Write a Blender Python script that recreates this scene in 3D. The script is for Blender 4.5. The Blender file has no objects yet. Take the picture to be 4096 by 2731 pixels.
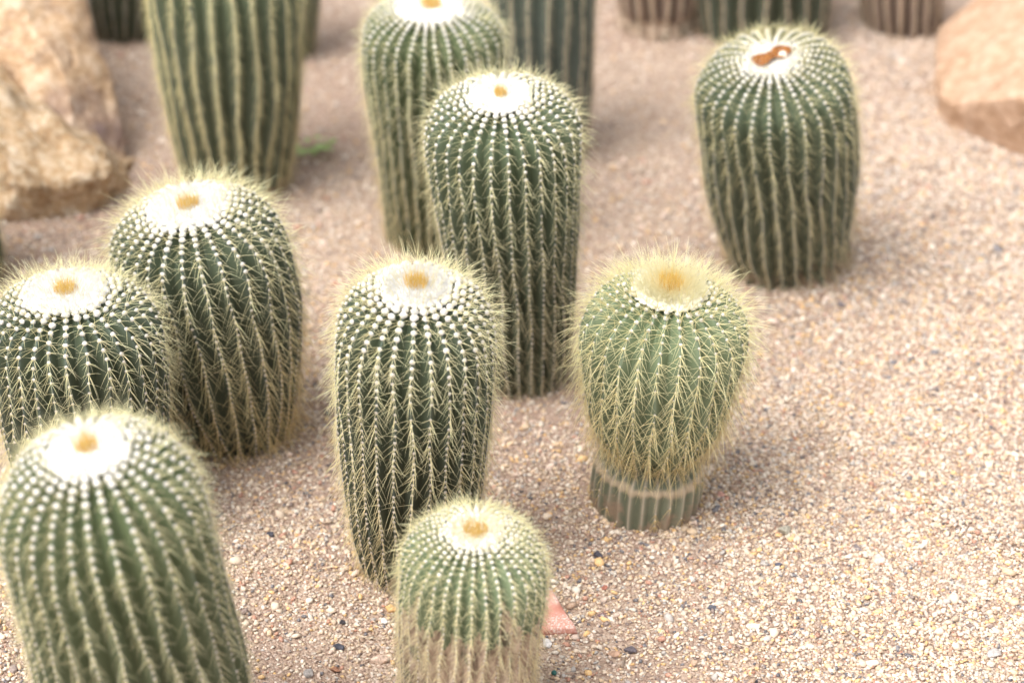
import bpy, bmesh, math, random
import numpy as np
from mathutils import Vector, noise as mnoise

# ------------------------------------------------------------------ camera, sky, sun, exposure
SC = bpy.context.scene
COL = SC.collection
cam_d = bpy.data.cameras.new("camera")
cam = bpy.data.objects.new("camera", cam_d)
COL.objects.link(cam)
cam.location = (0, 0, 1.70)
cam.rotation_euler = (math.radians(90 - 31), 0, 0)
cam_d.sensor_width = 36
cam_d.lens = 80
cam_d.clip_start = 0.05
cam_d.clip_end = 500
cam_d.dof.use_dof = True
cam_d.dof.focus_distance = 2.68
cam_d.dof.aperture_fstop = 2.6
cam_d.dof.aperture_blades = 9
SC.camera = cam

SUN_EL, SUN_AZ = math.radians(60), math.radians(-125)     # azimuth measured from +Y towards +X: sun high on the left, a little behind the camera
w = bpy.data.worlds.new("World")
SC.world = w
w.use_nodes = True
nt = w.node_tree
nt.nodes.clear()
sky = nt.nodes.new("ShaderNodeTexSky")
sky.sky_type = 'NISHITA'
sky.sun_disc = False
sky.sun_elevation = SUN_EL
sky.sun_rotation = SUN_AZ
sky.dust_density = 4.0
hs = nt.nodes.new("ShaderNodeHueSaturation")
hs.inputs["Saturation"].default_value = 0.18            # hazy white overcast
bgn = nt.nodes.new("ShaderNodeBackground")
bgn.inputs["Strength"].default_value = 0.15
won = nt.nodes.new("ShaderNodeOutputWorld")
nt.links.new(sky.outputs[0], hs.inputs["Color"])
nt.links.new(hs.outputs[0], bgn.inputs["Color"])
nt.links.new(bgn.outputs[0], won.inputs["Surface"])

sun_d = bpy.data.lights.new("sun", 'SUN')
sun_d.energy = 1.05
sun_d.angle = math.radians(40)
sun_d.color = (1.0, 0.955, 0.90)
sun = bpy.data.objects.new("sun", sun_d)
COL.objects.link(sun)
sd = Vector((math.cos(SUN_EL) * math.sin(SUN_AZ), math.cos(SUN_EL) * math.cos(SUN_AZ), math.sin(SUN_EL)))
sun.rotation_euler = (-sd).to_track_quat('-Z', 'Y').to_euler()
sun.location = (-2, 0, 6)

SC.view_settings.view_transform = 'Standard'
SC.view_settings.look = 'None'
SC.view_settings.exposure = 1.16
SC.view_settings.gamma = 1.0

RNG = np.random.default_rng(7)
random.seed(7)

# ------------------------------------------------------------------ helpers
def link(o, parent=None):
    COL.objects.link(o)
    if parent is not None:
        o.parent = parent
    return o

def tag(o, label=None, cat=None, group=None, kind=None):
    if label: o["label"] = label
    if cat: o["category"] = cat
    if group: o["group"] = group
    if kind: o["kind"] = kind
    return o

def mesh_np(name, verts, faces, mat, parent=None, attrs=None, smooth=True):
    """verts (n,3); faces list of (m,k) arrays; attrs {name: (type, per-vertex data)}"""
    me = bpy.data.meshes.new(name)
    verts = np.ascontiguousarray(verts, dtype=np.float32)
    faces = [np.ascontiguousarray(f, dtype=np.int32) for f in faces if len(f)]
    me.vertices.add(len(verts))
    me.vertices.foreach_set("co", verts.ravel())
    loops = np.concatenate([f.ravel() for f in faces])
    tot = np.concatenate([np.full(len(f), f.shape[1], np.int32) for f in faces])
    start = np.concatenate([[0], np.cumsum(tot)[:-1]]).astype(np.int32)
    me.loops.add(len(loops))
    me.loops.foreach_set("vertex_index", loops)
    me.polygons.add(len(tot))
    me.polygons.foreach_set("loop_start", start)
    me.polygons.foreach_set("loop_total", tot)
    if smooth:
        me.polygons.foreach_set("use_smooth", np.ones(len(tot), bool))
    for an, (ty, data) in (attrs or {}).items():
        a = me.attributes.new(an, ty, 'POINT')
        data = np.ascontiguousarray(data, dtype=np.float32)
        a.data.foreach_set("color" if ty == 'FLOAT_COLOR' else "value", data.ravel())
    me.update(calc_edges=True)
    me.validate()
    me.materials.append(mat)
    return link(bpy.data.objects.new(name, me), parent)

class NT:
    """tiny node-building helper"""
    def __init__(s, name):
        s.m = bpy.data.materials.new(name)
        s.m.use_nodes = True
        s.t = s.m.node_tree
        s.t.nodes.clear()
        s.out = s.t.nodes.new("ShaderNodeOutputMaterial")
    def n(s, ty, **kw):
        nd = s.t.nodes.new(ty)
        for k, v in kw.items():
            if k[0] == "_": setattr(nd, k[1:], v)
            else: s.put(nd.inputs[k.replace("__", " ")], v)
        return nd
    def put(s, sock, v):
        if isinstance(v, bpy.types.NodeSocket): s.t.links.new(v, sock)
        elif isinstance(v, bpy.types.Node): s.t.links.new(v.outputs[0], sock)
        else: sock.default_value = v
    def attr(s, name):
        nd = s.t.nodes.new("ShaderNodeAttribute")
        nd.attribute_name = name
        return nd
    def noise(s, scale, detail=4, rough=.55, vec=None, dist=0):
        nd = s.n("ShaderNodeTexNoise", Scale=scale, Detail=detail, Roughness=rough, Distortion=dist)
        s.put(nd.inputs["Vector"], vec if vec is not None else s.obj())
        return nd
    def obj(s):
        if not hasattr(s, "tc"): s.tc = s.t.nodes.new("ShaderNodeTexCoord")
        return s.tc.outputs["Object"]
    def ramp(s, fac, stops, interp='LINEAR'):
        nd = s.t.nodes.new("ShaderNodeValToRGB")
        nd.color_ramp.interpolation = interp
        e = nd.color_ramp.elements
        while len(e) < len(stops): e.new(0.5)
        for el, (p, c) in zip(e, stops):
            el.position = p
            el.color = (*c, 1) if len(c) == 3 else c
        s.put(nd.inputs[0], fac)
        return nd.outputs[0]
    def mix(s, fac, a, b, mode='MIX'):
        nd = s.t.nodes.new("ShaderNodeMix")
        nd.data_type = 'RGBA'
        nd.blend_type = mode
        s.put(nd.inputs[0], fac)
        for sock, v in ((nd.inputs[6], a), (nd.inputs[7], b)):
            if isinstance(v, tuple) and len(v) == 3: v = (*v, 1)
            s.put(sock, v)
        return nd.outputs[2]
    def math(s, op, a, b=0.0, c=None, clamp=False):
        nd = s.t.nodes.new("ShaderNodeMath")
        nd.operation = op
        nd.use_clamp = clamp
        s.put(nd.inputs[0], a); s.put(nd.inputs[1], b)
        if c is not None: s.put(nd.inputs[2], c)
        return nd.outputs[0]
    def bump(s, h, strength=.5, dist=.001):
        return s.n("ShaderNodeBump", Strength=strength, Distance=dist, Height=h).outputs[0]
    def bsdf(s, color, rough=.7, normal=None, spec=.3, **kw):
        nd = s.t.nodes.new("ShaderNodeBsdfPrincipled")
        if isinstance(color, tuple) and len(color) == 3: color = (*color, 1)
        s.put(nd.inputs["Base Color"], color)
        s.put(nd.inputs["Roughness"], rough)
        s.put(nd.inputs["Specular IOR Level"], spec)
        if normal is not None: s.put(nd.inputs["Normal"], normal)
        s.t.links.new(nd.outputs[0], s.out.inputs["Surface"])
        return nd
    def fibre(s, color, trans=.35, rough=.5):
        """thin fibres: diffuse with light coming through"""
        d = s.n("ShaderNodeBsdfDiffuse", Color=color)
        t = s.n("ShaderNodeBsdfTranslucent", Color=color)
        g = s.n("ShaderNodeBsdfGlossy", Roughness=rough)
        m1 = s.n("ShaderNodeMixShader", Fac=trans)
        s.t.links.new(d.outputs[0], m1.inputs[1]); s.t.links.new(t.outputs[0], m1.inputs[2])
        m2 = s.n("ShaderNodeMixShader", Fac=.05)
        s.t.links.new(m1.outputs[0], m2.inputs[1]); s.t.links.new(g.outputs[0], m2.inputs[2])
        s.t.links.new(m2.outputs[0], s.out.inputs["Surface"])
        return s.m

# ------------------------------------------------------------------ materials
def stem_material(name, green, young, ridge_col, cork=0.0, scar=(.36, .26, .18), rp=5.0, ra=.55, band=None):
    t = NT(name)
    age, ridge = t.attr("age").outputs["Fac"], t.attr("ridge").outputs["Fac"]
    n1 = t.noise(14, 4)
    n2 = t.noise(160, 3)
    col = t.mix(t.ramp(age, [(0.12, (1, 1, 1)), (0.5, (0, 0, 0))]), green, young)
    col = t.mix(t.math('MULTIPLY', t.math('POWER', ridge, rp), ra), col, ridge_col)
    col = t.mix(t.ramp(n1.outputs[0], [(.35, (0, 0, 0)), (.7, (.35, .35, .35))]), col, tuple(min(1, c * 1.6) for c in green))
    # small corky scars and scratches, more of them towards the old base
    vt = t.n("ShaderNodeMapping", Vector=t.obj(), Scale=(1, 1, 2.2))
    n3 = t.noise(90, 5, .65, vt.outputs[0])
    sc = t.math('ADD', n3.outputs[0], t.math('MULTIPLY', age, .06))
    col = t.mix(t.ramp(sc, [(.66, (0, 0, 0)), (.74, (.55, .55, .55))]), col, tuple(c * .6 for c in scar))
    nb = t.noise(30, 4, .6)
    base = t.math('ADD', t.math('MULTIPLY', age, 1.0), t.math('MULTIPLY', t.math('SUBTRACT', nb.outputs[0], .5), .5))
    if cork > 0:
        col = t.mix(t.ramp(base, [(1 - cork, (0, 0, 0)), (min(.999, 1 - cork + .06), (.9, .9, .9))]), col,
                    t.mix(n2.outputs[0], scar, tuple(c * .55 for c in scar)))
    if band:
        edge = t.math('ADD', age, t.math('MULTIPLY', t.math('SUBTRACT', nb.outputs[0], .5), .06))
        col = t.mix(t.ramp(edge, [(band[0], (0, 0, 0)), (band[0] + .015, (.85, .85, .85)), (band[1] - .015, (.85, .85, .85)), (band[1], (0, 0, 0))]), col, (.46, .36, .25))
    t.bsdf(col, .62, t.bump(n2.outputs[0], .25, .001), .25)
    return t.m

def cork_material(name, a, b, c):
    t = NT(name)
    vt = t.n("ShaderNodeMapping", Vector=t.obj(), Scale=(1, 1, .55))
    n1, n2 = t.noise(45, 6, .7, vt.outputs[0]), t.noise(230, 4, .7)
    col = t.ramp(n1.outputs[0], [(.36, c), (.48, a), (.62, b)])
    col = t.mix(t.ramp(n2.outputs[0], [(.48, (0, 0, 0)), (.68, (.7, .5, .5))]), col, tuple(x * .4 for x in a))
    n4 = t.noise(26, 5, .65)
    col = t.mix(t.ramp(n4.outputs[0], [(.56, (0, 0, 0)), (.64, (.8, .8, .8))]), col, (.11, .125, .085))
    h = t.math('ADD', n1.outputs[0], t.math('MULTIPLY', n2.outputs[0], .4))
    t.bsdf(col, .9, t.bump(h, .9, .004), .1)
    return t.m

t_ = NT("spine_horn"); M_SPINE = t_.fibre(t_.attr("col").outputs["Color"], .33)
t_ = NT("felt")
n_ = t_.noise(500, 3)
M_FELT = t_.fibre(t_.mix(n_.outputs[0], t_.attr("col").outputs["Color"], t_.mix(.5, t_.attr("col").outputs["Color"], (.8, .78, .74))), .18)

# ------------------------------------------------------------------ fibre, felt and pebble builders (numpy)
def unit(v):
    return v / np.maximum(np.linalg.norm(v, axis=-1, keepdims=True), 1e-9)

def tubes(P, d, bend, L, r, col0, col1, seg=4, sides=3):
    """tapering curved needles; P start, d direction, bend vector, L length, r base radius"""
    n = len(P)
    s = np.linspace(0, 1, seg + 1)
    L = L[:, None, None]
    pts = P[:, None, :] + d[:, None, :] * L * s[None, :, None] + bend[:, None, :] * L * (s ** 2)[None, :, None]
    ref = np.where(np.abs(d[:, 2:3]) > .8, np.array([[1., 0, 0]]), np.array([[0, 0, 1.]]))
    u = unit(np.cross(d, ref)); v = np.cross(d, u)
    rad = (1 - .88 * s ** 1.4)[None, :] * r[:, None]
    an = np.arange(sides) * 2 * np.pi / sides
    ring = u[:, None, :] * np.cos(an)[None, :, None] + v[:, None, :] * np.sin(an)[None, :, None]
    V = pts[:, :, None, :] + ring[:, None, :, :] * rad[:, :, None, None]
    idx = np.arange(n * (seg + 1) * sides).reshape(n, seg + 1, sides)
    a, b = idx[:, :-1, :], idx[:, 1:, :]
    a2, b2 = np.roll(a, -1, 2), np.roll(b, -1, 2)
    F = np.stack([a, a2, b2, b], -1).reshape(-1, 4)
    C = col0[:, None, :] * (1 - s)[None, :, None] + col1[:, None, :] * s[None, :, None]
    C = np.repeat(C[:, :, None, :], sides, 2).reshape(-1, 3)
    return V.reshape(-1, 3), F, np.c_[C, np.ones(len(C))]

def ico(sub):
    bm = bmesh.new()
    bmesh.ops.create_icosphere(bm, subdivisions=sub, radius=1)
    v = np.array([x.co[:] for x in bm.verts]); f = np.array([[q.index for q in p.verts] for p in bm.faces])
    bm.free()
    return v, f
ICO1, ICO2 = ico(1), ico(2)
CUBE = (np.array([[x, y, z] for x in (-1, 1) for y in (-1, 1) for z in (-1, 1)]) * .72,
        np.array([[0, 1, 3, 2], [4, 6, 7, 5], [0, 4, 5, 1], [2, 3, 7, 6], [0, 2, 6, 4], [1, 5, 7, 3]]))

def blobs(P, A, B, N, size, col, base=ICO2, rough=.18, rng=RNG):
    """lumps with frame A,B,N (n,3 each) and per-axis size (n,3)"""
    bv, bf = base
    n, k = len(P), len(bv)
    loc = bv[None] * (1 + rng.normal(0, rough, (n, k, 1))) * size[:, None, :]
    V = P[:, None] + loc[..., 0:1] * A[:, None] + loc[..., 1:2] * B[:, None] + loc[..., 2:3] * N[:, None]
    F = (bf[None] + (np.arange(n) * k)[:, None, None]).reshape(-1, bf.shape[1])
    C = np.repeat(col[:, None, :], k, 1).reshape(-1, 3)
    return V.reshape(-1, 3), F, np.c_[C, np.ones(len(C))]

def join(parts):
    off, Vs, Fs, Cs = 0, [], [], []
    for V, F, C in parts:
        Vs.append(V); Fs.append(F + off); Cs.append(C); off += len(V)
    return np.concatenate(Vs), Fs, np.concatenate(Cs)

# ------------------------------------------------------------------ ground shape
def ground_z(x, y):
    x, y = np.asarray(x, float), np.asarray(y, float)
    z = .005 * np.sin(3.1 * x + 1.3 * y + .4) * np.sin(2.3 * y - 1.7 * x)
    z += .004 * np.sin(7.3 * x - 4.1 * y + 1.) * np.sin(6.1 * y + 2.7 * x + 2.)
    z += .003 * np.sin(17 * x + 9 * y) * np.sin(15 * y - 11 * x + 1.)
    z += .009 * np.exp(-((np.hypot(x - .78, y - 2.50) - .25) / .055) ** 2) + .007 * np.exp(-((np.hypot(x - .95, y - 2.75) - .55) / .05) ** 2) * (x > .3)
    return z * np.clip(1.5 - np.hypot(x, y - 3) / 12, 0, 1)

t_ = NT("sandy_soil")
vo = t_.n("ShaderNodeTexVoronoi", Scale=300.0, Vector=t_.obj())
vo2 = t_.n("ShaderNodeTexVoronoi", Scale=150.0, Vector=t_.obj())
big, mid = t_.noise(2.2, 4, .55), t_.noise(9, 5, .6)
soil = t_.ramp(mid.outputs[0], [(.3, (.25, .175, .135)), (.55, (.37, .27, .21)), (.75, (.48, .37, .30))])
grain = t_.n("ShaderNodeSeparateColor", Color=vo.outputs["Color"])
gcol = t_.ramp(grain.outputs[0], [(0, (.16, .10, .075)), (.2, (.36, .25, .18)), (.5, (.48, .35, .26)), (.8, (.60, .47, .36)), (1, (.72, .63, .54))])
col = t_.mix(.6, soil, gcol)
col = t_.mix(t_.ramp(big.outputs[0], [(.42, (.55, .55, .55)), (.58, (0, 0, 0))]), col, (.30, .205, .16))
hh = t_.math('SUBTRACT', 1.0, t_.math('ADD', vo.outputs["Distance"], vo2.outputs["Distance"]))
t_.bsdf(col, .9, t_.bump(hh, .9, .003), .15)
M_SOIL = t_.m

def build_ground():
    xs = np.unique(np.concatenate([np.linspace(-60, -3, 12), np.linspace(-3, 3, 200), np.linspace(3, 60, 12)]))
    ys = np.unique(np.concatenate([np.linspace(-40, .5, 12), np.linspace(.5, 7, 220), np.linspace(7, 90, 14)]))
    X, Y = np.meshgrid(xs, ys)
    V = np.c_[X.ravel(), Y.ravel(), ground_z(X, Y).ravel()]
    i = np.arange(X.size).reshape(X.shape)
    F = np.stack([i[:-1, :-1], i[:-1, 1:], i[1:, 1:], i[1:, :-1]], -1).reshape(-1, 4)
    tag(mesh_np("ground", V, [F], M_SOIL), "sandy soil of the planting bed", "ground", kind="structure")
build_ground()

# ------------------------------------------------------------------ gravel
PALETTE = np.array([[.62, .49, .37], [.68, .59, .49], [.58, .42, .27], [.64, .40, .17], [.50, .36, .25], [.36, .23, .15],
                    [.40, .36, .33], [.10, .095, .11], [.42, .20, .13], [.62, .47, .38], [.64, .53, .42], [.20, .14, .12]])
PROB = np.array([.18, .12, .12, .07, .12, .07, .06, .035, .03, .10, .08, .035]); PROB /= PROB.sum()

def build_gravel(n):
    rng = np.random.default_rng(11)
    y = 1.7 + (4.9 - 1.7) * rng.random(n * 2) ** 1.35
    x = (rng.random(n * 2) * 2 - 1) * (.30 * y + .42)
    f = np.sin(2.3 * x + 1.1 * y) * np.sin(1.9 * y - 2.2 * x + .7) + .5 * np.sin(6 * x - 3 * y) * np.sin(5 * y + 4 * x)
    keep = rng.random(n * 2) < np.clip(.70 + .45 * f + .35 * np.clip(x, -.6, .6), .18, 1)
    back = np.clip((y - 2.45) / .5, 0, 1) * np.clip((.62 - x) / .35, 0, 1)
    keep &= rng.random(n * 2) > .62 * back
    x, y = x[keep][:n], y[keep][:n]
    n = len(x)
    r = .00168 * np.exp(rng.normal(0, .38, n)) * (1 + .28 * np.clip(y - 2.6, 0, 2))
    r = np.clip(r, .0010, .0072)
    z = ground_z(x, y) + r * (.15 + .5 * rng.random(n))
    P = np.c_[x, y, z]
    a = rng.random(n) * 2 * np.pi
    tilt = rng.normal(0, .35, (n, 2))
    N = unit(np.c_[tilt, np.ones(n)])
    A = unit(np.cross(np.c_[np.cos(a), np.sin(a), np.zeros(n)], N)); B = np.cross(N, A)
    size = np.c_[r * (1 + .5 * rng.random(n)), r * (.75 + .35 * rng.random(n)), r * (.5 + .35 * rng.random(n))]
    c = PALETTE[rng.choice(len(PALETTE), n, p=PROB)] * np.clip(rng.normal(1.0, .12, (n, 1)), .6, 1.25)
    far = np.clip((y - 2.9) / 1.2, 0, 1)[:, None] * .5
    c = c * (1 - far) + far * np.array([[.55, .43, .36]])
    big = r > .0021
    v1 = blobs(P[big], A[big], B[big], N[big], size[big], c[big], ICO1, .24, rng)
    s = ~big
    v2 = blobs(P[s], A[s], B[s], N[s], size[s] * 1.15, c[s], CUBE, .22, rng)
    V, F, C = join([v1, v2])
    t = NT("gravel_stone")
    nn = t.noise(600, 3)
    t.bsdf(t.mix(t.ramp(nn.outputs[0], [(.4, (0, 0, 0)), (.7, (.35, .35, .35))]), t.attr("col").outputs["Color"], (.75, .68, .6)), .9, None, .12)
    o = mesh_np("gravel", V, F, t.m, attrs={"col": ('FLOAT_COLOR', np.clip(C, 0, 1))}, smooth=False)
    tag(o, "fine mixed cream and brown gravel covering the bed", "gravel", kind="stuff")
build_gravel(290000)

# ------------------------------------------------------------------ barrel cactus
def make_cactus(name, label, base, top, prof, ts, ribs, stem_mat, group, seed=1, depth=.13, spacing=.0105, wool=.28,
                wool_h=.006, dens=.54, slen=.028, spine_r=.00026, felt=.0036, tuft=1.0, tuft_r=.30, cork_mat=None, cork_t=0.0,
                young_col=(.96, .90, .60), old_col=(.92, .76, .46), felt_old=(.60, .48, .37), bare=0.0, twist=0.0, capx=(3.2, 2.0), crown=True,
                fuzz=False, wool_col=(.94, .93, .90), shag=1.0, droop=.0, wob=.03, part_name="stem", base_name="corky_base", dip=.008, tuft_len=.020):
    rng = np.random.default_rng(seed)
    root = bpy.data.objects.new(name, None)
    root.empty_display_size = .05
    link(root)
    bz = float(ground_z(*base)) - .006
    root.location = (base[0], base[1], bz)
    tag(root, label, "cactus", group)
    axis = Vector(top)
    root.rotation_mode = 'QUATERNION'
    root.rotation_quaternion = Vector((0, 0, 1)).rotation_difference(axis.normalized())   # the whole plant leans
    dx, dy, h = 0.0, 0.0, axis.length
    # profile: sides from the measured half-widths, then a domed cap with a sunken middle
    pt = np.array([p[0] for p in prof]); pr = np.array([p[1] for p in prof])
    tt = np.linspace(-.06, ts, 120)
    rr = np.interp(tt, pt, pr)
    k = np.ones(9) / 9
    if bare == 0.0:
        rr = np.convolve(np.pad(rr, 4, 'edge'), k, 'valid')
    q = 1 - (1 - np.linspace(0, 1, 160)) ** 2
    tc = ts + (1 - ts) * q
    rc = rr[-1] * (1 - np.clip(q, 0, 1) ** capx[0]) ** (1 / capx[1])
    T = np.concatenate([tt[:-1], tc]); Rr = np.concatenate([rr[:-1], rc])
    Rmax = Rr.max()
    Z = T * h - dip * np.exp(-(Rr / (.30 * Rmax)) ** 2) * (T > ts)
    s = np.concatenate([[0], np.cumsum(np.hypot(np.diff(Rr), np.diff(Z)))])
    S = s[-1]
    def at(sv):
        r_, z_, t_v = np.interp(sv, s, Rr), np.interp(sv, s, Z), np.interp(sv, s, T)
        e = S * .004
        dr = np.interp(np.clip(sv + e, 0, S), s, Rr) - np.interp(np.clip(sv - e, 0, S), s, Rr)
        dz = np.interp(np.clip(sv + e, 0, S), s, Z) - np.interp(np.clip(sv - e, 0, S), s, Z)
        l = np.maximum(np.hypot(dr, dz), 1e-9)
        return r_, z_, t_v, dr / l, dz / l
    ph = rng.random(8) * 6.28
    def warp(th, t_v):
        return th + twist * t_v + wob * np.sin(3 * th + 4.5 * t_v + ph[0]) * np.sin(6 * t_v + ph[1] + th) + wob * .35 * np.sin(9 * th + 13 * t_v + ph[2]) \
            + wob * .2 * np.sin(ribs * .37 * th + 23 * t_v + ph[3])
    def lump(th, t_v):
        return 1 + .018 * np.sin(2 * th + 7 * t_v + ph[4]) + .012 * np.sin(5 * th - 11 * t_v + ph[5])
    def place(th, r_, z_, t_v):
        return np.stack([r_ * np.cos(th) + dx * t_v, r_ * np.sin(th) + dy * t_v, z_], -1)
    # --- stem
    SAM = 10
    M = 110
    sv = np.linspace(0, S * .9995, M)
    r_, z_, t_v, dr, dz = at(sv)
    na = ribs * SAM
    th0 = np.arange(na) * 2 * np.pi / na
    u = np.abs(((np.arange(na) % SAM) / SAM) * 2 - 1)               # 1 on the ridge, 0 in the furrow
    ridge = 1 - u
    ridge = u
    v = 1 - ridge
    prof_in = (np.sqrt(v ** 2 + .02) - .141) / (np.sqrt(1.02) - .141)
    fade = np.clip(r_ / (.45 * Rmax), 0, 1) ** 1.5
    amp = depth * Rmax * fade * np.where(t_v < cork_t, .4, 1.0) if bare else depth * Rmax * fade
    TH, TV = np.meshgrid(th0, t_v)
    W = warp(TH, TV)
    inn = amp[:, None] * prof_in[None, :]
    R2 = (r_[:, None] - inn * dz[:, None].clip(.15, 1)) * lump(TH, TV)
    Z2 = z_[:, None] - inn * np.clip(-dr, 0, 1)[:, None] * .8
    V = place(W, R2, Z2, TV).reshape(-1, 3)
    i = np.arange(M * na).reshape(M, na)
    a, b = i[:-1], i[1:]
    F = np.stack([a, np.roll(a, -1, 1), np.roll(b, -1, 1), b], -1)
    age = np.repeat((1 - sv / S)[:, None], na, 1).ravel()
    rid = np.repeat(ridge[None], M, 0).ravel()
    attrs = {"age": ('FLOAT', age), "ridge": ('FLOAT', rid)}
    if cork_mat is not None:
        tf = .5 * (t_v[:-1] + t_v[1:])
        jag = cork_t + .03 * np.sin(th0 * 4 + ph[6]) + .05 * (1 - ridge) * np.repeat(rng.normal(.4, 1, ribs), SAM) + rng.normal(0, .012, na) + .03 * np.sin(th0 * 9 + ph[7]) + np.repeat(rng.normal(0, .03, ribs), SAM)
        jag = np.where(cork_t > .2, jag, cork_t + (jag - cork_t) * .4)
        if bare: jag = np.full(na, cork_t)
        old = tf[:, None] < jag[None, :]
        mesh_np(part_name, V, [F[~old]], stem_mat, root, attrs)
        o2 = mesh_np(base_name, V, [F[old]], cork_mat, root, attrs)
        for o in (root.children[0], o2):
            bm = bmesh.new(); bm.from_mesh(o.data)
            bmesh.ops.delete(bm, geom=[x for x in bm.verts if not x.link_faces], context='VERTS')
            bm.to_mesh(o.data); bm.free()
    else:
        mesh_np(part_name, V, [F.reshape(-1, 4)], stem_mat, root, attrs)
    # --- areoles along each ridge
    s_w = np.interp(-wool * Rmax, -Rr[119:], s[119:])                # arc length where the crown wool starts
    TH_, SV_ = [], []
    kk = np.arange(ribs)
    for k_ in kk:
        pos = s_w + spacing * .25 - spacing * rng.random() * .9
        while pos > S * .03:
            TH_.append(2 * np.pi * (k_ + .5) / ribs if False else 2 * np.pi * k_ / ribs)
            SV_.append(pos + rng.normal(0, spacing * .06))
            x = 1 - pos / s_w
            pos -= spacing * (.82 + .35 * math.sin(min(1, x * 2.2) * math.pi) * .6 + (.18 if x > .4 else 0) * 0)
    TH_, SV_ = np.array(TH_), np.array(SV_)
    kp = rng.random(len(SV_)) > .022 * (SV_ < .8 * s_w)                # a few lost areoles
    TH_, SV_ = TH_[kp], SV_[kp]
    if bare:
        tb_ = at(SV_)[2]
        kp = (tb_ > bare) | (rng.random(len(SV_)) < .25)
        TH_, SV_ = TH_[kp], SV_[kp]
    r_, z_, t_v, dr, dz = at(SV_)
    w_th = warp(TH_, t_v)
    P = place(w_th, r_ * lump(TH_, t_v), z_, t_v)
    N = np.stack([dz * np.cos(w_th), dz * np.sin(w_th), -dr], -1)
    D = -np.stack([dr * np.cos(w_th) + dx * dz / h * 1.0, dr * np.sin(w_th), dz], -1)
    N, D = unit(N), unit(D)
    Sd = np.cross(N, D)
    ag = np.clip(1 - SV_ / s_w, 0, 1)                                # 0 beside the wool, 1 at the ground
    fresh = np.clip(1 - ag / .27, 0, 1)
    fs = felt * (.46 + .62 * fresh + .30 * np.clip(1 - ag / .07, 0, 1)) * rng.normal(1, .1, len(P))
    size = np.c_[fs * (1.0 - .1 * fresh), fs * (1.05), fs * (.55 + .35 * fresh)]
    young_f, mid_f, old_f = np.array([.86, .84, .80]), np.array([.70, .61, .52]), np.array(felt_old)
    x1 = np.clip(ag / .32, 0, 1)[:, None]; x2 = np.clip((ag - .45) / .5, 0, 1)[:, None]
    fc = young_f * (1 - x1) + mid_f * x1; fc = fc * (1 - x2) + old_f * x2
    parts = [blobs(P + N * (fs * .25)[:, None], D, Sd, N, size, fc, ICO2 if fuzz else ICO1, .10 if fuzz else .06, rng)]
    if fuzz:
        kf = 16
        Pf = np.repeat(P + N * (fs * .3)[:, None], kf, 0); ff = np.repeat(fs, kf)
        df = unit(rng.normal(0, 1, (len(Pf), 3)) + np.repeat(N, kf, 0) * .8)
        cf = np.repeat(fc, kf, 0)
        parts.append(tubes(Pf, df, df * 0, ff * 1.5, np.full(len(Pf), .00016), cf, cf, 1))
    Vf, Ff, Cf = join(parts)
    tag(mesh_np("areole_felt", Vf, Ff, M_FELT, root, {"col": ('FLOAT_COLOR', np.clip(Cf, 0, 1))}), kind="stuff")
    # --- spines
    rad = np.array([18, -18, 42, -42, 66, -66, 92, -92, 118, -118]) * np.pi / 180
    cen = np.array([0, 32, -32, 170]) * np.pi / 180
    Ps, ds, bs, Ls, rs, as_ = [], [], [], [], [], []
    G = np.array([[0, 0, -1.]])
    for grp, angs in ((0, rad), (1, cen)):
        for a_ in angs:
            m = rng.random(len(P)) < dens * (1.0 if grp == 0 else .85) * (1 - .38 * np.clip(ag * 1.6, 0, 1) + .5 * np.clip((ag - .86) / .1, 0, 1))
            if grp == 0 and abs(a_) > 1.5: m &= rng.random(len(P)) > .6 * np.clip(ag * 3 - .6, 0, 1)
            if abs(a_) > 2.9: m &= ag < .35
            n = m.sum()
            if not n: continue
            phi = a_ + rng.normal(0, .16, n)
            A1 = ag[m]
            if grp == 0: el = (60 - 40 * np.clip(A1 * 3.0, 0, 1) ** .6) + rng.normal(0, 9, n)
            else: el = (78 - 28 * np.clip(A1 * 2.2, 0, 1) ** .6) + rng.normal(0, 9, n)
            el = np.radians(np.clip(el, 4, 88))
            phi = phi * (1 - .28 * np.clip(A1 * 1.6, 0, 1)) if abs(a_) < 2.5 else phi
            d = np.cos(el)[:, None] * (np.cos(phi)[:, None] * D[m] + np.sin(phi)[:, None] * Sd[m]) + np.sin(el)[:, None] * N[m]
            L = slen * (.62 if abs(a_) > 1.3 and grp == 0 else .85 if grp == 0 else 1.05) * rng.normal(1, .24, n).clip(.4, 1.6)
            if bare: L = L * np.where(t_v[m] < bare, .3, 1.0)
            L = L * (1.05 - .1 * np.clip(A1 * 4, 0, 1) + droop * (.5 * A1 + 1.6 * A1 ** 6))
            bend = (-N[m] * .10 + D[m] * .12 + G * (.06 + .10 * rng.random((n, 1))) + rng.normal(0, .05, (n, 3)))
            Ps.append(P[m] + N[m] * (fs[m] * .25)[:, None]); ds.append(unit(d)); bs.append(bend); Ls.append(L)
            rs.append(spine_r * (1.0 if grp == 0 else 1.25) * rng.normal(1, .1, n).clip(.7, 1.4)); as_.append(A1)
    Ps, ds, bs, Ls, rs, as_ = (np.concatenate(x) for x in (Ps, ds, bs, Ls, rs, as_))
    yc, oc = np.array(young_col), np.array(old_col)
    mixa = (np.clip((as_ - .25) / .75, 0, 1) ** .9)[:, None]
    c = (yc * (1 - mixa) + oc * mixa) * rng.normal(1, .09, (len(Ps), 1))
    Vs, Fs, Cs = tubes(Ps, ds, bs, Ls, rs, c * np.array([[.95, .92, .82]]), c * 1.05, 4)
    tag(mesh_np("spine_cover", Vs, [Fs], M_SPINE, root, {"col": ('FLOAT_COLOR', np.clip(Cs, 0, 1))}), kind="stuff")
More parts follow.
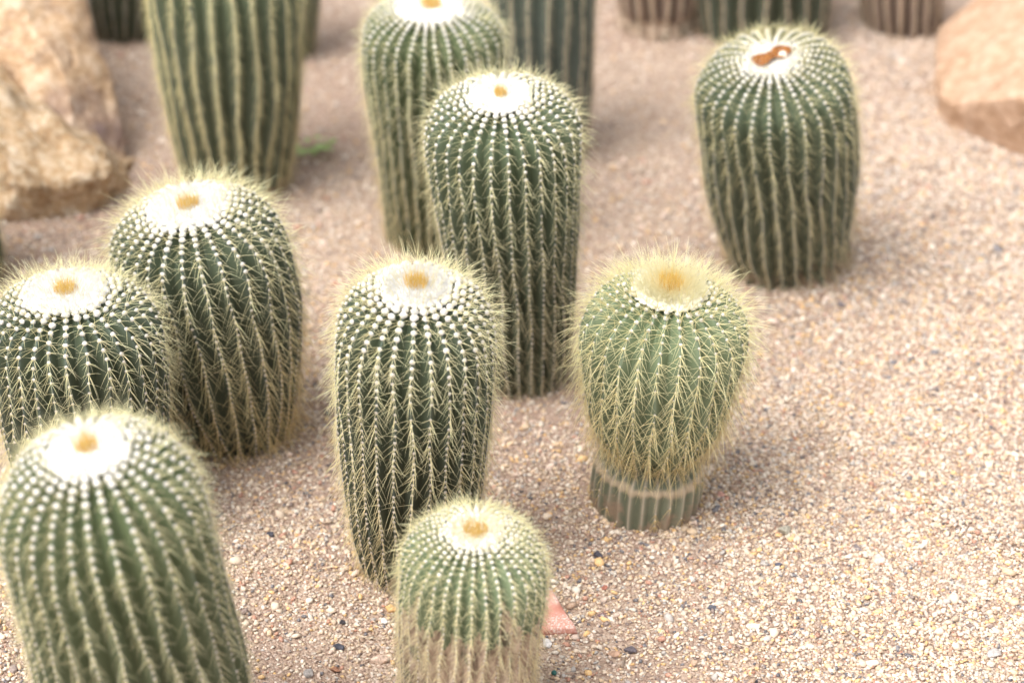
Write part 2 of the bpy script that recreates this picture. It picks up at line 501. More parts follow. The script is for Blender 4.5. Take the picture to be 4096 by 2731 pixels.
    if not crown: return root
    # --- crown wool
    def disc(n, f0, f1, lift):
        ra = np.sqrt(rng.random(n) * (f1 ** 2 - f0 ** 2) + f0 ** 2) * wool * Rmax
        th = rng.random(n) * 2 * np.pi
        sc = np.interp(-ra, -Rr[119:], s[119:])
        r1, z1, t1, dr1, dz1 = at(sc)
        Np = unit(np.stack([dz1 * np.cos(th), dz1 * np.sin(th), -dr1 + .2], -1))
        return place(th, ra, z1, t1) + Np * lift, Np, ra / (wool * Rmax), th
    # smooth felt cushion under the tufts
    ra_ = np.linspace(0, 1.0, 14) * wool * Rmax
    sc_ = np.interp(-ra_, -Rr[119:], s[119:])
    r1_, z1_, t1_, dr1_, dz1_ = at(sc_)
    th_ = np.linspace(0, 2 * np.pi, 49)[:-1]
    TH2, RA2 = np.meshgrid(th_, ra_)
    lift_ = wool_h * .62 * (1 - (np.linspace(0, 1, 14) ** 6))[:, None] - wool_h * .25 * np.ones_like(TH2) * (np.linspace(0, 1, 14) > .98)[:, None]
    Zc = z1_[:, None] + lift_ * (1 + .12 * np.sin(7 * TH2 + RA2 * 900) * np.sin(RA2 * 700))
    Vc = place(TH2, RA2, Zc, np.repeat(t1_[:, None], 48, 1)).reshape(-1, 3)
    ic = np.arange(14 * 48).reshape(14, 48)
    Fc = np.stack([ic[:-1], ic[1:], np.roll(ic[1:], -1, 1), np.roll(ic[:-1], -1, 1)], -1).reshape(-1, 4)
    pad = (Vc, Fc, np.tile([[*wool_col, 1.]], (len(Vc), 1)))
    nb = 260
    Pw, Nw, fw, thw = disc(nb, .0, 1.06, wool_h * .25)
    Aw = unit(np.cross(Nw, np.array([[0, 1., .1]]))); Bw = np.cross(Nw, Aw)
    sz = wool_h * (.75 + .4 * rng.random(nb)) * (1 - .35 * (fw < .25)) * (1 - .25 * (fw > .9))
    cw = np.array([wool_col]) * rng.normal(1, .02, (nb, 1))
    pw = [pad, blobs(Pw, Aw, Bw, Nw, np.c_[sz, sz, sz * .62], cw, ICO2, .04, rng)]
    nh = 5000 if fuzz else 1500
    Ph, Nh, fh, _ = disc(nh, .0, 1.05, wool_h * .7)
    dh = unit(Nh + rng.normal(0, .6, (nh, 3)))
    ch = np.repeat(np.array([wool_col]) * 1.02, nh, 0)
    pw.append(tubes(Ph, dh, rng.normal(0, .2, (nh, 3)), wool_h * (.6 + .8 * rng.random(nh)), np.full(nh, .00022), ch, ch, 2))
    Vw, Fw, Cw = join(pw)
    mesh_np("crown_wool", Vw, Fw, M_FELT, root, {"col": ('FLOAT_COLOR', np.clip(Cw, 0, 1))})
    # --- tuft of young golden bristles
    if tuft > 0:
        n1 = int(330 * tuft)
        P1, N1, f1, th1 = disc(n1, .0, tuft_r, wool_h * .3)
        d1 = unit(np.array([[0, 0, 1.]]) + .25 * f1[:, None] * np.c_[np.cos(th1), np.sin(th1), np.zeros(n1)] + rng.normal(0, .13, (n1, 3)))
        c0 = np.array([[.97, .64, .13]]) * rng.normal(1, .12, (n1, 1)); c1 = np.array([[.97, .77, .30]]) * rng.normal(1, .1, (n1, 1))
        tb = [tubes(P1, d1, rng.normal(0, .08, (n1, 3)), tuft_len * (.65 + .5 * rng.random(n1)), np.full(n1, spine_r * .9), c0, c1, 3)]
        n2 = int(260 * tuft * shag)
        P2, N2, f2, th2 = disc(n2, tuft_r, .85, wool_h * .5)
        d2 = unit(np.array([[0, 0, .9]]) + .7 * f2[:, None] * np.c_[np.cos(th2), np.sin(th2), np.zeros(n2)] + rng.normal(0, .2, (n2, 3)))
        ka = np.clip((f2 - tuft_r) / .4, 0, 1)[:, None]
        c2 = np.array([[.96, .84, .48]]) * (1 - ka) + np.array([[.94, .90, .66]]) * ka
        tb.append(tubes(P2, d2, rng.normal(0, .12, (n2, 3)), tuft_len * (.7 + .5 * rng.random(n2)), np.full(n2, spine_r * .75), c2, c2, 3))
        Vt, Ft, Ct = join(tb)
        mesh_np("crown_tuft", Vt, Ft, M_SPINE, root, {"col": ('FLOAT_COLOR', np.clip(Ct, 0, 1))})
    return root

DARK = stem_material("stem_dark_green", (.052, .060, .038), (.062, .082, .046), (.13, .17, .16))
MIDG = stem_material("stem_mid_green", (.072, .084, .052), (.083, .110, .058), (.16, .20, .17))
LIGHT = stem_material("stem_light_green", (.125, .152, .090), (.155, .20, .105), (.20, .25, .19))
OLIVE = stem_material("stem_olive_green", (.078, .092, .048), (.098, .126, .058), (.16, .20, .16))
GREYG = stem_material("stem_grey_green", (.075, .088, .072), (.085, .11, .08), (.15, .17, .15), cork=.16)
SCARRED = stem_material("stem_scarred_green", (.070, .080, .052), (.08, .105, .058), (.15, .19, .16), cork=.14)
BROWNISH = stem_material("stem_brown", (.085, .060, .048), (.09, .07, .05), (.50, .37, .27), rp=1.8, ra=.95)
CORK = cork_material("cork_bark", (.46, .35, .26), (.62, .50, .39), (.22, .155, .115))
OLDSTEM = stem_material("old_lower_stem", (.135, .142, .095), (.135, .142, .095), (.54, .45, .35), cork=.105, rp=4.0, ra=.75, band=(.782, .828))

# measured from the photograph: base on the ground, lean and height, half-widths up the side, where the dome begins (metres)
DATA = {
    'A': {'base': (-0.1255, 2.2904), 'top': (0.0167, -0.05, 0.4365), 'prof': [(-0.0, 0.0597), (0.145, 0.0734), (0.319, 0.0838), (0.475, 0.0892), (0.701, 0.0944), (0.774, 0.0937)], 'ts': 0.752},
    'B': {'base': (-0.529, 2.3884), 'top': (-0.01, 0.0, 0.3439), 'prof': [(-0.0, 0.0783), (0.293, 0.0989), (0.65, 0.1101), (0.741, 0.1095)], 'ts': 0.741},
    'C': {'base': (-0.3745, 2.5976), 'top': (-0.0376, -0.03, 0.3673), 'prof': [(0.0, 0.0724), (0.171, 0.0938), (0.368, 0.1111), (0.559, 0.1187), (0.708, 0.1168)], 'ts': 0.708},
    'D': {'base': (-0.4507, 3.3341), 'top': (0.0007, 0.0, 0.4431), 'prof': [(-0.0, 0.08), (0.125, 0.0907), (0.301, 0.1038), (0.473, 0.1145), (0.725, 0.1202), (0.79, 0.1196)], 'ts': 0.774},
    'E': {'base': (-0.1139, 3.1609), 'top': (-0.0053, -0.03, 0.4106), 'prof': [(-0.0, 0.0823), (0.262, 0.0903), (0.542, 0.0979), (0.776, 0.1054), (0.847, 0.1049)], 'ts': 0.829},
    'F': {'base': (0.0508, 3.4717), 'top': (-0.0031, 0.0, 0.4495), 'prof': [(0.0, 0.0737), (0.242, 0.0842), (0.588, 0.0853), (0.788, 0.0856)], 'ts': 0.805},
    'G': {'base': (0.0086, 2.7441), 'top': (-0.0233, -0.06, 0.4666), 'prof': [(0.0, 0.0704), (0.125, 0.0794), (0.256, 0.0851), (0.415, 0.0903), (0.57, 0.0967), (0.793, 0.1015), (0.851, 0.1009)], 'ts': 0.836},
    'H': {'base': (0.4271, 3.0731), 'top': (-0.0575, -0.085, 0.3806), 'prof': [(-0.0, 0.0933), (0.053, 0.1003), (0.103, 0.0939), (0.219, 0.1043), (0.438, 0.1123), (0.752, 0.1164), (0.823, 0.1151)], 'ts': 0.803},
    'I': {'base': (0.1715, 2.4175), 'top': (0.0214, -0.01, 0.3301), 'prof': [(0.0, 0.0699), (0.106, 0.0717), (0.194, 0.0708), (0.218, 0.0657), (0.239, 0.0545), (0.268, 0.0538), (0.301, 0.0631), (0.334, 0.0718), (0.415, 0.0858), (0.536, 0.096), (0.732, 0.1035), (0.791, 0.1031)], 'ts': 0.781},
    'J': {'base': (-0.0546, 2.0045), 'top': (0.0156, -0.02, 0.2875), 'prof': [(-0.0, 0.0744), (0.325, 0.0758), (0.483, 0.0765), (0.703, 0.0796), (0.789, 0.0792)], 'ts': 0.778},
    'K': {'base': (-0.3783, 1.895), 'top': (-0.0335, -0.06, 0.4941), 'prof': [(-0.0, 0.0909), (0.196, 0.1064), (0.396, 0.1106), (0.647, 0.1084), (0.731, 0.1058)], 'ts': 0.725},
    'L': {'base': (-0.7216, 3.9338), 'top': (0.0218, 0.0, 0.364), 'prof': [(0.0, 0.052), (0.201, 0.0685), (0.435, 0.0757), (0.665, 0.0749)], 'ts': 0.665},
    'M': {'base': (-0.4176, 3.8657), 'top': (0.0086, 0.0, 0.3475), 'prof': [(0.0, 0.0497), (0.291, 0.0673), (0.532, 0.0689), (0.769, 0.0682)], 'ts': 0.769},
    'N': {'base': (0.2741, 3.983), 'top': (-0.0074, 0.0, 0.2736), 'prof': [(0.0, 0.0739), (0.074, 0.0753), (0.129, 0.0703), (0.186, 0.0783), (0.446, 0.089), (0.633, 0.0884)], 'ts': 0.633},
    'O': {'base': (0.4723, 3.9521), 'top': (-0.0227, 0.0, 0.3978), 'prof': [(0.0, 0.1158), (0.165, 0.123), (0.38, 0.1281), (0.653, 0.1264)], 'ts': 0.653},
    'P': {'base': (0.7348, 3.9788), 'top': (-0.0244, 0.0, 0.2585), 'prof': [(-0.0, 0.0722), (0.21, 0.0782), (0.412, 0.081), (0.61, 0.0805)], 'ts': 0.61},
    'Q': {'base': (-0.8512, 3.0143), 'top': (0.0272, 0.0, 0.339), 'prof': [(0.0, 0.0635), (0.111, 0.0796), (0.2, 0.076), (0.417, 0.0635), (0.692, 0.0588)], 'ts': 0.692},
}
GRP = "golden barrel cacti growing in the gravel bed"
def cactus(k, label, ribs, mat, **kw):
    d = DATA[k]
    return make_cactus("barrel_cactus", label, d["base"], d["top"], d["prof"], d["ts"], ribs, mat, GRP, seed=ord(k), **kw)

cactus('A', "sharp central dark green barrel cactus with white woolly crown and amber tuft, its base narrowing", 28, DARK, fuzz=True, felt=.0036, wool=.37, tuft_r=.36, cork_mat=CORK, cork_t=.03)
cactus('B', "squat dark barrel cactus with wide white crown, cut by the left edge", 31, DARK, fuzz=True, felt=.0036, wool=.42, spacing=.0125, capx=(3.4, 2.1))
cactus('C', "stout dark barrel cactus with a skirt of drooping tan spines round its base", 28, DARK, fuzz=True, felt=.0038, wool=.39, droop=.5, slen=.032, capx=(3.4, 2.1), old_col=(.90, .68, .34))
cactus('D', "tall column-like cactus with yellow striped ribs beside the left boulders, its top cut off", 23, MIDG, spacing=.007, slen=.019, dens=.9, felt=.0030, cork_mat=CORK, cork_t=.06, young_col=(.92, .86, .54), old_col=(.88, .77, .46), felt_old=(.66, .55, .32))
cactus('E', "pale yellow-spined cactus with white crown at the top edge, behind the tall middle cactus", 30, OLIVE, spacing=.0095, wool=.45, felt=.0034, slen=.024, dens=.48, old_col=(.74, .60, .33), felt_old=(.60, .47, .24))
cactus('F', "dark grey-green column cactus behind and between the two middle cacti, its top cut off", 17, GREYG, spacing=.009, slen=.018, dens=.9, felt=.0030, crown=True, young_col=(.74, .66, .46), old_col=(.70, .58, .42), felt_old=(.55, .44, .33))
cactus('G', "tall dark barrel cactus with broad white crown standing just behind the sharp central one", 29, MIDG, wool=.36, felt=.0036, spacing=.0108, slen=.025, dens=.44, tuft_r=.2, tuft=.6, cork_mat=CORK, cork_t=.03, old_col=(.68, .55, .36))
h_ = cactus('H', "barrel cactus with two orange pits in its crown and tan scars round its base", 29, SCARRED, wool=.27, felt=.0036, spacing=.0098, slen=.024, dens=.46, tuft=0, wool_col=(.86, .80, .72), old_col=(.70, .58, .37), young_col=(.90, .84, .52))
cactus('I', "light green barrel cactus sitting on a narrower ringed old stem, shaggy golden spines", 26, LIGHT, wool=.43, felt=.0030, spacing=.0120, slen=.036, spine_r=.00032, bare=.285, cork_mat=OLDSTEM, cork_t=.255, part_name="stem", base_name="old_lower_stem", tuft=1.1, tuft_r=.32, shag=5.0, wool_h=.005, wool_col=(.93, .88, .68), droop=.35, old_col=(.80, .60, .27), young_col=(.93, .87, .56), capx=(2.4, 2.0), dens=.72, tuft_len=.024)
cactus('J', "small front cactus with green dome above a tan corky lower half, beside the pink shard", 32, LIGHT, wool=.36, felt=.0028, spacing=.0075, slen=.016, spine_r=.00026, dens=.6, droop=.5, cork_mat=CORK, cork_t=.64, tuft_r=.45, tuft_len=.013, old_col=(.78, .65, .46), capx=(2.5, 2.0), wool_h=.004, shag=1.4, wool_col=(.94, .91, .80))
cactus('K', "large leaning barrel cactus in the front left corner, blurred, with white dotted ribs", 28, OLIVE, wool=.31, felt=.0036, spacing=.0105, slen=.021, dens=.46, old_col=(.88, .80, .58), twist=-.12, capx=(3.0, 2.0), tuft_r=.32, tuft=.7)
cactus('L', "dark brown-green cactus base behind the left boulders at the top edge", 18, DARK, spacing=.011, slen=.018, dens=.5, crown=False, old_col=(.36, .27, .16), young_col=(.4, .33, .2))
cactus('M', "sliver of green cactus showing from behind the tall yellow striped cactus", 20, OLIVE, spacing=.011, slen=.02, dens=.5, crown=False, old_col=(.55, .40, .20))
cactus('N', "brown cactus base with a pale ring at its foot, cut off by the top edge", 18, BROWNISH, spacing=.014, slen=.016, dens=.4, crown=False, old_col=(.50, .40, .26), cork_mat=CORK, cork_t=.13)
cactus('O', "dark green cactus with wide-spaced tan ribs right behind the orange-pitted crown", 19, DARK, spacing=.008, slen=.017, dens=1.0, crown=False, young_col=(.66, .54, .38), old_col=(.68, .56, .40), felt_old=(.66, .53, .38), felt=.0040, depth=.18)
cactus('P', "brown dried cactus base with dark furrows at the top edge beside the right boulder", 18, BROWNISH, spacing=.013, slen=.018, dens=.5, crown=False, old_col=(.46, .33, .22), depth=.2)
cactus('Q', "sliver of a cactus side just inside the left edge, above the squat left cactus", 24, OLIVE, spacing=.011, slen=.024, dens=.6, crown=False, old_col=(.58, .47, .27))

# two orange pits in the crown of the right-hand cactus
def crown_pits(root, spec):
    d = DATA['H']; hz = Vector(d["top"]).length
    t = NT("orange_bristle_pit")
    nz = t.noise(260, 4)
    t.bsdf(t.ramp(nz.outputs[0], [(.35, (.15, .052, .012)), (.65, (.32, .13, .03))]), .8)
    for (ox, oy, rad) in spec:
        nseg, rings = 18, [(1.15, .0025), (.98, .0042), (.75, .0028), (.45, .0005), (.15, .0)]
        V, F = [], []
        for rr, zz in rings:
            for a in range(nseg):
                an = 2 * math.pi * a / nseg
                k = rr * rad * (1 + .08 * math.sin(3 * an + ox * 900))
                V.append((ox + k * math.cos(an), oy + k * math.sin(an), hz + zz + .001))
        for i in range(len(rings) - 1):
            for a in range(nseg):
                F.append((i * nseg + a, i * nseg + (a + 1) % nseg, (i + 1) * nseg + (a + 1) % nseg, (i + 1) * nseg + a))
        F.append([(len(rings) - 1) * nseg + a for a in range(nseg)])
        me = bpy.data.meshes.new("crown_pit")
        me.from_pydata(V, [], F)
        for p in me.polygons: p.use_smooth = True
        me.materials.append(t.m)
        link(bpy.data.objects.new("crown_pit", me), root)
def crown_bump(root):
    hz = Vector(DATA['H']["top"]).length
    P = np.array([[.0165, -.001, hz + .003], [.0185, -.0035, hz + .002], [.013, -.003, hz + .002]])
    E = np.eye(3)
    V, F, C = blobs(P, np.tile(E[:1], (3, 1)), np.tile(E[1:2], (3, 1)), np.tile(E[2:], (3, 1)), np.array([[.0062, .0058, .0045], [.004, .004, .003], [.004, .004, .003]]), np.tile([[.86, .76, .62]], (3, 1)), ICO2, .05, np.random.default_rng(3))
    mesh_np("crown_bump", V, [F], M_FELT, root, {"col": ('FLOAT_COLOR', np.clip(C, 0, 1))})
crown_bump(h_)
crown_pits(h_, [(-.014, -.006, .0120), (.0005, .0012, .0075), (.015, .007, .0125)])

# ------------------------------------------------------------------ boulders and stones
def rock_material(name, a, b, c, stain=None, scale=9):
    t = NT(name)
    n1, n2, n3 = t.noise(scale * 2.2, 7, .68, dist=.6), t.noise(scale * 8, 5, .7), t.noise(scale * .45, 3)
    col = t.ramp(n1.outputs[0], [(.32, c), (.5, a), (.68, b)])
    col = t.mix(t.ramp(n2.outputs[0], [(.45, (0, 0, 0)), (.7, (.55, .55, .55))]), col, tuple(min(1, x * 1.35) for x in b))
    if stain: col = t.mix(t.ramp(n3.outputs[0], [(.55, (0, 0, 0)), (.68, (.75, .75, .75))]), col, stain)
    h = t.math('ADD', n1.outputs[0], t.math('MULTIPLY', n2.outputs[0], .5))
    t.bsdf(col, .85, t.bump(h, .9, .018), .2)
    return t.m

def hull_rock(name, pts, mat, label, cat, amp=.01, cuts=7, freq=14, group=None, smooth_it=3, seed=0):
    pts = [Vector((p[0], p[1], -.06 if abs(p[2]) < 1e-6 else p[2])) for p in pts]
    c = sum(pts, Vector()) / len(pts)
    base = Vector((c.x, c.y, 0))
    bm = bmesh.new()
    for p in pts: bm.verts.new(p - base)
    r = bmesh.ops.convex_hull(bm, input=bm.verts)
    bmesh.ops.delete(bm, geom=list({g for g in r["geom_interior"] + r["geom_unused"] if isinstance(g, bmesh.types.BMVert)}), context='VERTS')
    for _ in range(2):
        bmesh.ops.subdivide_edges(bm, edges=[e for e in bm.edges], cuts=1 if cuts < 5 else 2, use_grid_fill=True)
        bmesh.ops.triangulate(bm, faces=bm.faces)
    bmesh.ops.subdivide_edges(bm, edges=[e for e in bm.edges], cuts=1, use_grid_fill=True)
    for _ in range(smooth_it):
        bmesh.ops.smooth_vert(bm, verts=bm.verts, factor=.5, use_axis_x=True, use_axis_y=True, use_axis_z=True)
    bm.normal_update()
    off = Vector((seed * 3.1, seed * 1.7, 0))
    for v in bm.verts:
        p = v.co * freq + off
        d = mnoise.fractal(p, 1.0, 2.0, 5) * amp + abs(mnoise.noise(p * .4)) * amp * 1.2 - amp * .5
        v.co += v.normal * d
    me = bpy.data.meshes.new(name)
    bm.to_mesh(me); bm.free()
    for p in me.polygons: p.use_smooth = True
    me.materials.append(mat)
    o = bpy.data.objects.new(name, me)
    o.location = (base.x, base.y, 0)
    link(o)
    return tag(o, label, cat, group)

ROCKS = {
    'tall': [(-0.797, 3.257, 0), (-0.688, 3.28, 0), (-0.623, 3.318, 0), (-0.627, 3.374, 0), (-0.937, 3.75, 0.246), (-0.822, 3.62, 0.25), (-0.727, 3.62, 0.242), (-0.709, 3.56, 0.145), (-0.688, 3.5, 0.07), (-0.647, 3.42, 0.028), (-0.629, 3.37, 0.004), (-0.73, 3.42, 0.171), (-0.701, 3.32, 0.078), (-0.797, 3.45, 0.197), (-1.1, 3.4, 0), (-1.1, 4.0, 0), (-0.86, 3.95, 0), (-0.72, 3.58, 0), (-1.1, 3.9, 0.55), (-0.97, 3.85, 0.45)],
    'low': [(-0.871, 3.205, 0), (-0.76, 3.208, 0), (-0.669, 3.245, 0), (-0.631, 3.294, 0), (-0.858, 3.42, 0.171), (-0.809, 3.38, 0.158), (-0.744, 3.3, 0.111), (-0.667, 3.27, 0.103), (-0.626, 3.27, 0.052), (-0.823, 3.2, 0.099), (-0.738, 3.17, 0.084), (-0.662, 3.2, 0.068), (-1.05, 3.3, 0), (-1.05, 3.6, 0), (-0.6, 3.5, 0), (-1.05, 3.35, 0.3)],
    'right': [(0.759, 3.558, 0), (0.862, 3.447, 0), (0.932, 3.406, 0), (0.752, 3.636, 0), (0.745, 3.53, 0.05), (0.841, 3.41, 0.118), (0.923, 3.37, 0.127), (0.732, 3.58, 0.049), (0.767, 3.82, 0.063), (0.82, 3.9, 0.061), (0.869, 3.95, 0.062), (0.929, 4.02, 0.072), (1.059, 4.1, 0.084), (1.3, 3.6, 0), (1.3, 4.2, 0), (0.95, 4.1, 0), (1.35, 3.7, 0.3), (1.35, 4.15, 0.42)],
}
OCHRE = rock_material("ochre_rock", (.50, .32, .18), (.74, .59, .44), (.28, .18, .12), (.14, .10, .13))
PALER = rock_material("pale_ochre_rock", (.54, .35, .19), (.80, .67, .52), (.32, .20, .11), None, 12)
PINKR = rock_material("pink_tan_rock", (.47, .30, .195), (.60, .425, .31), (.37, .22, .125), None, 7)
hull_rock("boulder", ROCKS['tall'], OCHRE, "tall ochre boulder with a purple-stained face in the top left corner", "boulder", .012, freq=14, seed=1, smooth_it=2)
hull_rock("boulder", ROCKS['low'], PALER, "low lumpy pale ochre boulder leaning against the tall left one", "boulder", .016, freq=22, seed=2, smooth_it=2)
hull_rock("boulder", ROCKS['right'], PINKR, "smooth pink-tan boulder with a flat top face at the right edge", "boulder", .006, freq=12, seed=3, smooth_it=1)

def stone(x, y, size, col, label, flat=.6, seed=0, ang=True, cat="stone", name="stone", emb=.25):
    rng = np.random.default_rng(100 + seed)
    pts = rng.normal(0, 1, (11 if ang else 26, 3)); pts = unit(pts) * np.array([1, .78, flat]) * size * .5
    a = rng.random() * 6.28
    rot = np.array([[math.cos(a), -math.sin(a), 0], [math.sin(a), math.cos(a), 0], [0, 0, 1]])
    pts = pts @ rot.T
    bm = bmesh.new()
    for p in pts: bm.verts.new(p)
    r = bmesh.ops.convex_hull(bm, input=bm.verts)
    bmesh.ops.delete(bm, geom=list({g for g in r["geom_interior"] + r["geom_unused"] if isinstance(g, bmesh.types.BMVert)}), context='VERTS')
    bmesh.ops.bevel(bm, geom=list(bm.edges), offset=size * .035, segments=2, affect='EDGES', profile=.6)
    me = bpy.data.meshes.new(name)
    bm.to_mesh(me); bm.free()
    t = NT(name + "_surface")
    nz = t.noise(260, 5, .65)
    c2 = tuple(min(1, k * 1.5 + .03) for k in col)
    t.bsdf(t.ramp(nz.outputs[0], [(.35, tuple(k * .7 for k in col)), (.52, col), (.72, c2)]), .8, t.bump(nz.outputs[0], .5, .001), .3)
    me.materials.append(t.m)
    o = bpy.data.objects.new(name, me)
    o.location = (x, y, float(ground_z(x, y)) + size * flat * (.5 - emb))
    link(o)
    return tag(o, label, cat, "loose stones lying on the gravel")

for i, (x, y, s, c, lab, fl, an) in enumerate([
    (.345, 2.347, .022, (.36, .33, .26), "grey-beige blocky stone on open gravel right of the two-tiered cactus", .7, True),
    (.108, 2.300, .017, (.07, .065, .08), "dark slate stone between the small front cactus and the two-tiered cactus", .6, True),
    (-.307, 2.352, .0145, (.06, .06, .075), "small black stone beside the pale flat one left of the central cactus", .6, True),
    (-.293, 2.405, .022, (.62, .47, .33), "pale flat chip of stone just behind the small black stone, left of the central cactus", .4, True),
    (.271, 2.427, .019, (.50, .27, .21), "pinkish flat chip at the right foot of the two-tiered cactus", .35, True),
    (-.205, 2.173, .0125, (.06, .055, .06), "small black stone left of the small front cactus, upper of the dark pair there", .6, True),
    (-.206, 2.129, .0185, (.055, .055, .07), "black flat stone left of the small front cactus, lower and larger of the dark pair", .45, True),
    (-.147, 2.197, .016, (.60, .36, .15), "orange rounded stone tucked against the left side of the small front cactus", .65, False),
    (-.154, 2.174, .0115, (.72, .68, .62), "small white pebble just below the orange one by the small front cactus", .7, False),
    (-.156, 2.105, .0215, (.62, .46, .36), "large pale pink stone at the bottom left foot of the small front cactus", .5, False),
    (-.208, 2.086, .017, (.30, .15, .09), "rust-brown stone near the bottom edge between the two front cacti", .55, True),
    (-.238, 2.081, .017, (.30, .27, .25), "grey stone at the bottom edge nearest the big front left cactus", .5, False),
    (.14, 2.117, .0185, (.12, .10, .11), "dark pitted stone at the lower middle, right of the pink shard", .55, True),
    (.113, 2.235, .012, (.33, .13, .09), "small red-brown stone above right of the pink shard", .7, True),
    (.109, 2.18, .016, (.15, .09, .09), "purplish dark stone just right of the pink shard tip", .4, True),
    (.041, 2.129, .0165, (.62, .58, .54), "pale grey-white stone right below the pink shard", .6, False),
    (.121, 2.112, .020, (.40, .25, .17), "flat brown stone beside the dark pitted stone near the bottom edge", .4, True),
    (.331, 2.282, .013, (.09, .09, .12), "small blue-grey stone below the grey-beige blocky stone", .6, True),
    (.434, 2.318, .014, (.17, .14, .14), "small dark mauve stone alone on the open gravel far right of the blocky stone", .7, True),
    (.241, 2.192, .0155, (.10, .10, .12), "dark grey stone on the gravel midway between pink shard and right corner", .6, True),
    (.289, 2.157, .021, (.72, .62, .48), "cream flat stone right of the dark grey one on the lower gravel", .35, True),
    (.458, 2.297, .023, (.50, .45, .39), "pale grey flat stone lying on the bright gravel at right", .3, False),
    (.567, 2.109, .0225, (.44, .40, .37), "grey flat stone in the lower right corner", .45, False),
    (.488, 2.929, .017, (.22, .19, .20), "grey blurred stone on the far gravel right of the orange-pitted cactus", .7, True),
    (-.583, 2.082, .015, (.28, .22, .19), "brown stone in the bottom left corner beside the big leaning cactus", .6, False),
]):
    stone(x, y, s, c, lab, fl, i, an)

# small dark green bead-like seed near the shard
def seed_ball(x, y, r):
    V, F = ICO2
    t = NT("green_seed")
    nz = t.noise(300, 3)
    t.bsdf(t.ramp(nz.outputs[0], [(.4, (.02, .09, .08)), (.7, (.05, .16, .13))]), .45)
    o = mesh_np("seed", V * r * np.array([1, 1, .95]), [F], t.m)
    o.location = (x, y, float(ground_z(x, y)) + r * .9)
    tag(o, "tiny round dark green seed lying on the gravel at the bottom edge", "seed")
seed_ball(.049, 2.077, .0034)

# pink broken shard by the small front cactus
def shard():
    out = [(.0319, 2.2185), (.0440, 2.2165), (.0500, 2.2020), (.0600, 2.1760), (.0735, 2.1470), (.0480, 2.1475), (.0250, 2.1447), (.0100, 2.1520), (.0140, 2.2000)]
    c = Vector((sum(p[0] for p in out) / 9, sum(p[1] for p in out) / 9, 0))
    bm = bmesh.new()
    lo = [bm.verts.new((p[0] - c.x, p[1] - c.y, 0)) for p in out]
    hi = [bm.verts.new(((p[0] - c.x) * .94, (p[1] - c.y) * .94, .009)) for p in out]
    n = len(out)
    bm.faces.new(lo[::-1]); bm.faces.new(hi)
    for i in range(n): bm.faces.new((lo[i], lo[(i + 1) % n], hi[(i + 1) % n], hi[i]))
    bmesh.ops.triangulate(bm, faces=bm.faces)
    bmesh.ops.subdivide_edges(bm, edges=list(bm.edges), cuts=4, use_grid_fill=True)
    bmesh.ops.smooth_vert(bm, verts=bm.verts, factor=.4, use_axis_x=True, use_axis_y=True, use_axis_z=True)
    bm.normal_update()
    for v in bm.verts: v.co += v.normal * mnoise.fractal(v.co * 90, 1, 2, 4) * .0012
    me = bpy.data.meshes.new("stone_shard")
    bm.to_mesh(me); bm.free()
    for p in me.polygons: p.use_smooth = True
    t = NT("pink_sandstone")
    n1, n2 = t.noise(45, 5, .65), t.noise(420, 4, .7)
    col = t.ramp(n1.outputs[0], [(.3, (.44, .17, .12)), (.5, (.54, .25, .19)), (.7, (.60, .35, .28))])
    f = t.math('MULTIPLY', t.ramp(n2.outputs[0], [(.5, (0, 0, 0)), (.62, (1, 1, 1))]), t.ramp(t.noise(30, 2).outputs[0], [(.45, (0, 0, 0)), (.6, (.9, .9, .9))]))
    t.bsdf(t.mix(f, col, (.80, .70, .64)), .85, t.bump(n2.outputs[0], .4, .001), .2)
    me.materials.append(t.m)
    o = bpy.data.objects.new("stone_shard", me)
    o.location = (c.x + .006, c.y, float(ground_z(c.x, c.y)) + .002)
    o.rotation_euler = (math.radians(7), math.radians(-3), 0)
    link(o)
    tag(o, "pink-red triangular stone shard with white flecks beside the small front cactus", "stone shard")
shard()

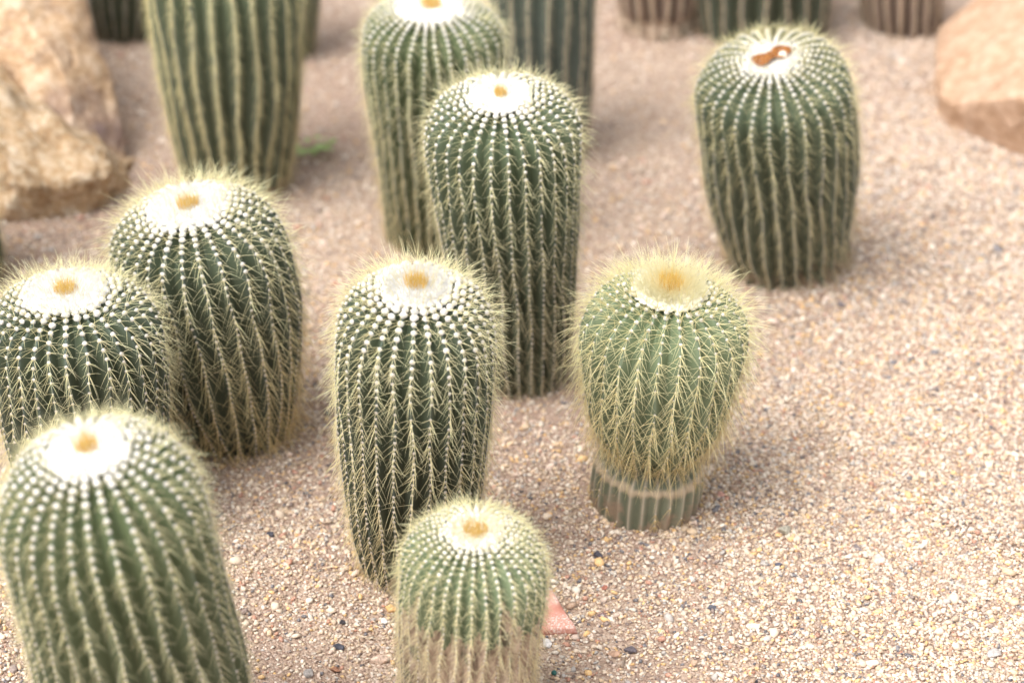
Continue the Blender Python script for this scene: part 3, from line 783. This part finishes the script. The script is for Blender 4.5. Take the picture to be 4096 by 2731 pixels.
# green seedling on the far gravel
def weed(x, y):
    rng = np.random.default_rng(5)
    root = bpy.data.objects.new("seedling", None); link(root)
    root.location = (x, y, float(ground_z(x, y)))
    tag(root, "small bright green seedling on the gravel right of the tall striped cactus", "plant")
    t = NT("fresh_leaf")
    nz = t.noise(60, 2)
    t.fibre(t.ramp(nz.outputs[0], [(.3, (.30, .46, .12)), (.7, (.48, .60, .26))]), .35)
    P = np.zeros((7, 3)); d = unit(np.c_[rng.normal(0, .8, (7, 2)), np.full(7, .8)])
    cc = np.tile([[.2, .35, .1]], (7, 1))
    V, F, C = tubes(P, d, rng.normal(0, .1, (7, 3)), np.full(7, .022), np.full(7, .0009), cc, cc)
    mesh_np("stalk", V, [F], t.m, root)
    for i in range(22):
        a = rng.random() * 6.28; rr = .004 + .032 * rng.random(); L = .012 + .007 * rng.random(); wd = L * .38
        o = Vector((math.cos(a) * rr * 1.15, math.sin(a) * rr * .9, .006 + .016 * rng.random()))
        a2 = a + rng.normal(0, .6); f = Vector((math.cos(a2), math.sin(a2), rng.normal(.15, .25))).normalized()
        sdv = f.cross(Vector((0, 0, 1))).normalized(); up = sdv.cross(f)
        vs, fs = [], []
        for k, (u_, w_) in enumerate([(0, .1), (.25, .75), (.5, 1), (.75, .75), (1, .05)]):
            for sg in (-1, 0, 1):
                vs.append(o + f * (L * u_) + sdv * (sg * wd * w_) + up * (abs(sg) * .0015 - .004 * u_ * u_))
        for k in range(4):
            for j in range(2): fs.append((k * 3 + j, k * 3 + j + 1, k * 3 + j + 4, k * 3 + j + 3))
        me = bpy.data.meshes.new("leaf"); me.from_pydata([tuple(v) for v in vs], [], fs)
        for p in me.polygons: p.use_smooth = True
        me.materials.append(t.m)
        link(bpy.data.objects.new("leaf", me), root)
weed(-.332, 3.447)

# dropped spines and dry slivers lying on the gravel round the plants
def litter(n=420):
    rng = np.random.default_rng(21)
    keys = list("ABCGHIJK")
    k = rng.integers(0, len(keys), n)
    bx = np.array([DATA[q]["base"] for q in keys])[k]
    br = np.array([DATA[q]["prof"][0][1] for q in keys])[k]
    a = rng.random(n) * 2 * np.pi
    rr = br + .01 + rng.exponential(.07, n)
    x, y = bx[:, 0] + rr * np.cos(a), bx[:, 1] + rr * np.sin(a)
    P = np.c_[x, y, ground_z(x, y) + .003]
    b = rng.random(n) * 2 * np.pi
    d = unit(np.c_[np.cos(b), np.sin(b), rng.normal(.05, .08, n)])
    c = np.array([[.72, .60, .42]]) * rng.normal(1, .15, (n, 1))
    V, F, C = tubes(P, d, np.c_[rng.normal(0, .12, (n, 2)), np.full(n, -.03)], .014 + .018 * rng.random(n), .0004 + .0004 * rng.random(n), c, c)
    tag(mesh_np("spine_litter", V, [F], M_SPINE, attrs={"col": ('FLOAT_COLOR', np.clip(C, 0, 1))}), "dropped tan spines scattered on the gravel round the cacti", "litter", kind="stuff")
litter()

def twig(x, y, L, ang, label, seed):
    rng = np.random.default_rng(seed)
    d = np.array([[math.cos(ang), math.sin(ang), .04]])
    P = np.array([[0, 0, .0035]])
    c = np.array([[.42, .32, .25]])
    parts = [tubes(P, unit(d), rng.normal(0, .12, (1, 3)) * [1, 1, .2], np.array([L]), np.array([.0011]), c, c * .9, 8, 6)]
    parts.append(tubes(P + d * L * .4, unit(d + rng.normal(0, .6, (1, 3)) * [1, 1, .2]), rng.normal(0, .1, (1, 3)), np.array([L * .4]), np.array([.0007]), c, c * .9, 5, 5))
    V, F, C = join(parts)
    o = mesh_np("dry_twig", V, F, M_SPINE, attrs={"col": ('FLOAT_COLOR', np.clip(C, 0, 1))})
    o.location = (x, y, float(ground_z(x, y)))
    tag(o, label, "twig")
twig(.128, 2.085, .030, 1.3, "thin dry forked twig on the gravel beside the flat brown stone near the bottom edge", 1)
twig(.300, 2.205, .034, 2.6, "dry grey twig on the lower gravel just above the cream flat stone", 2)
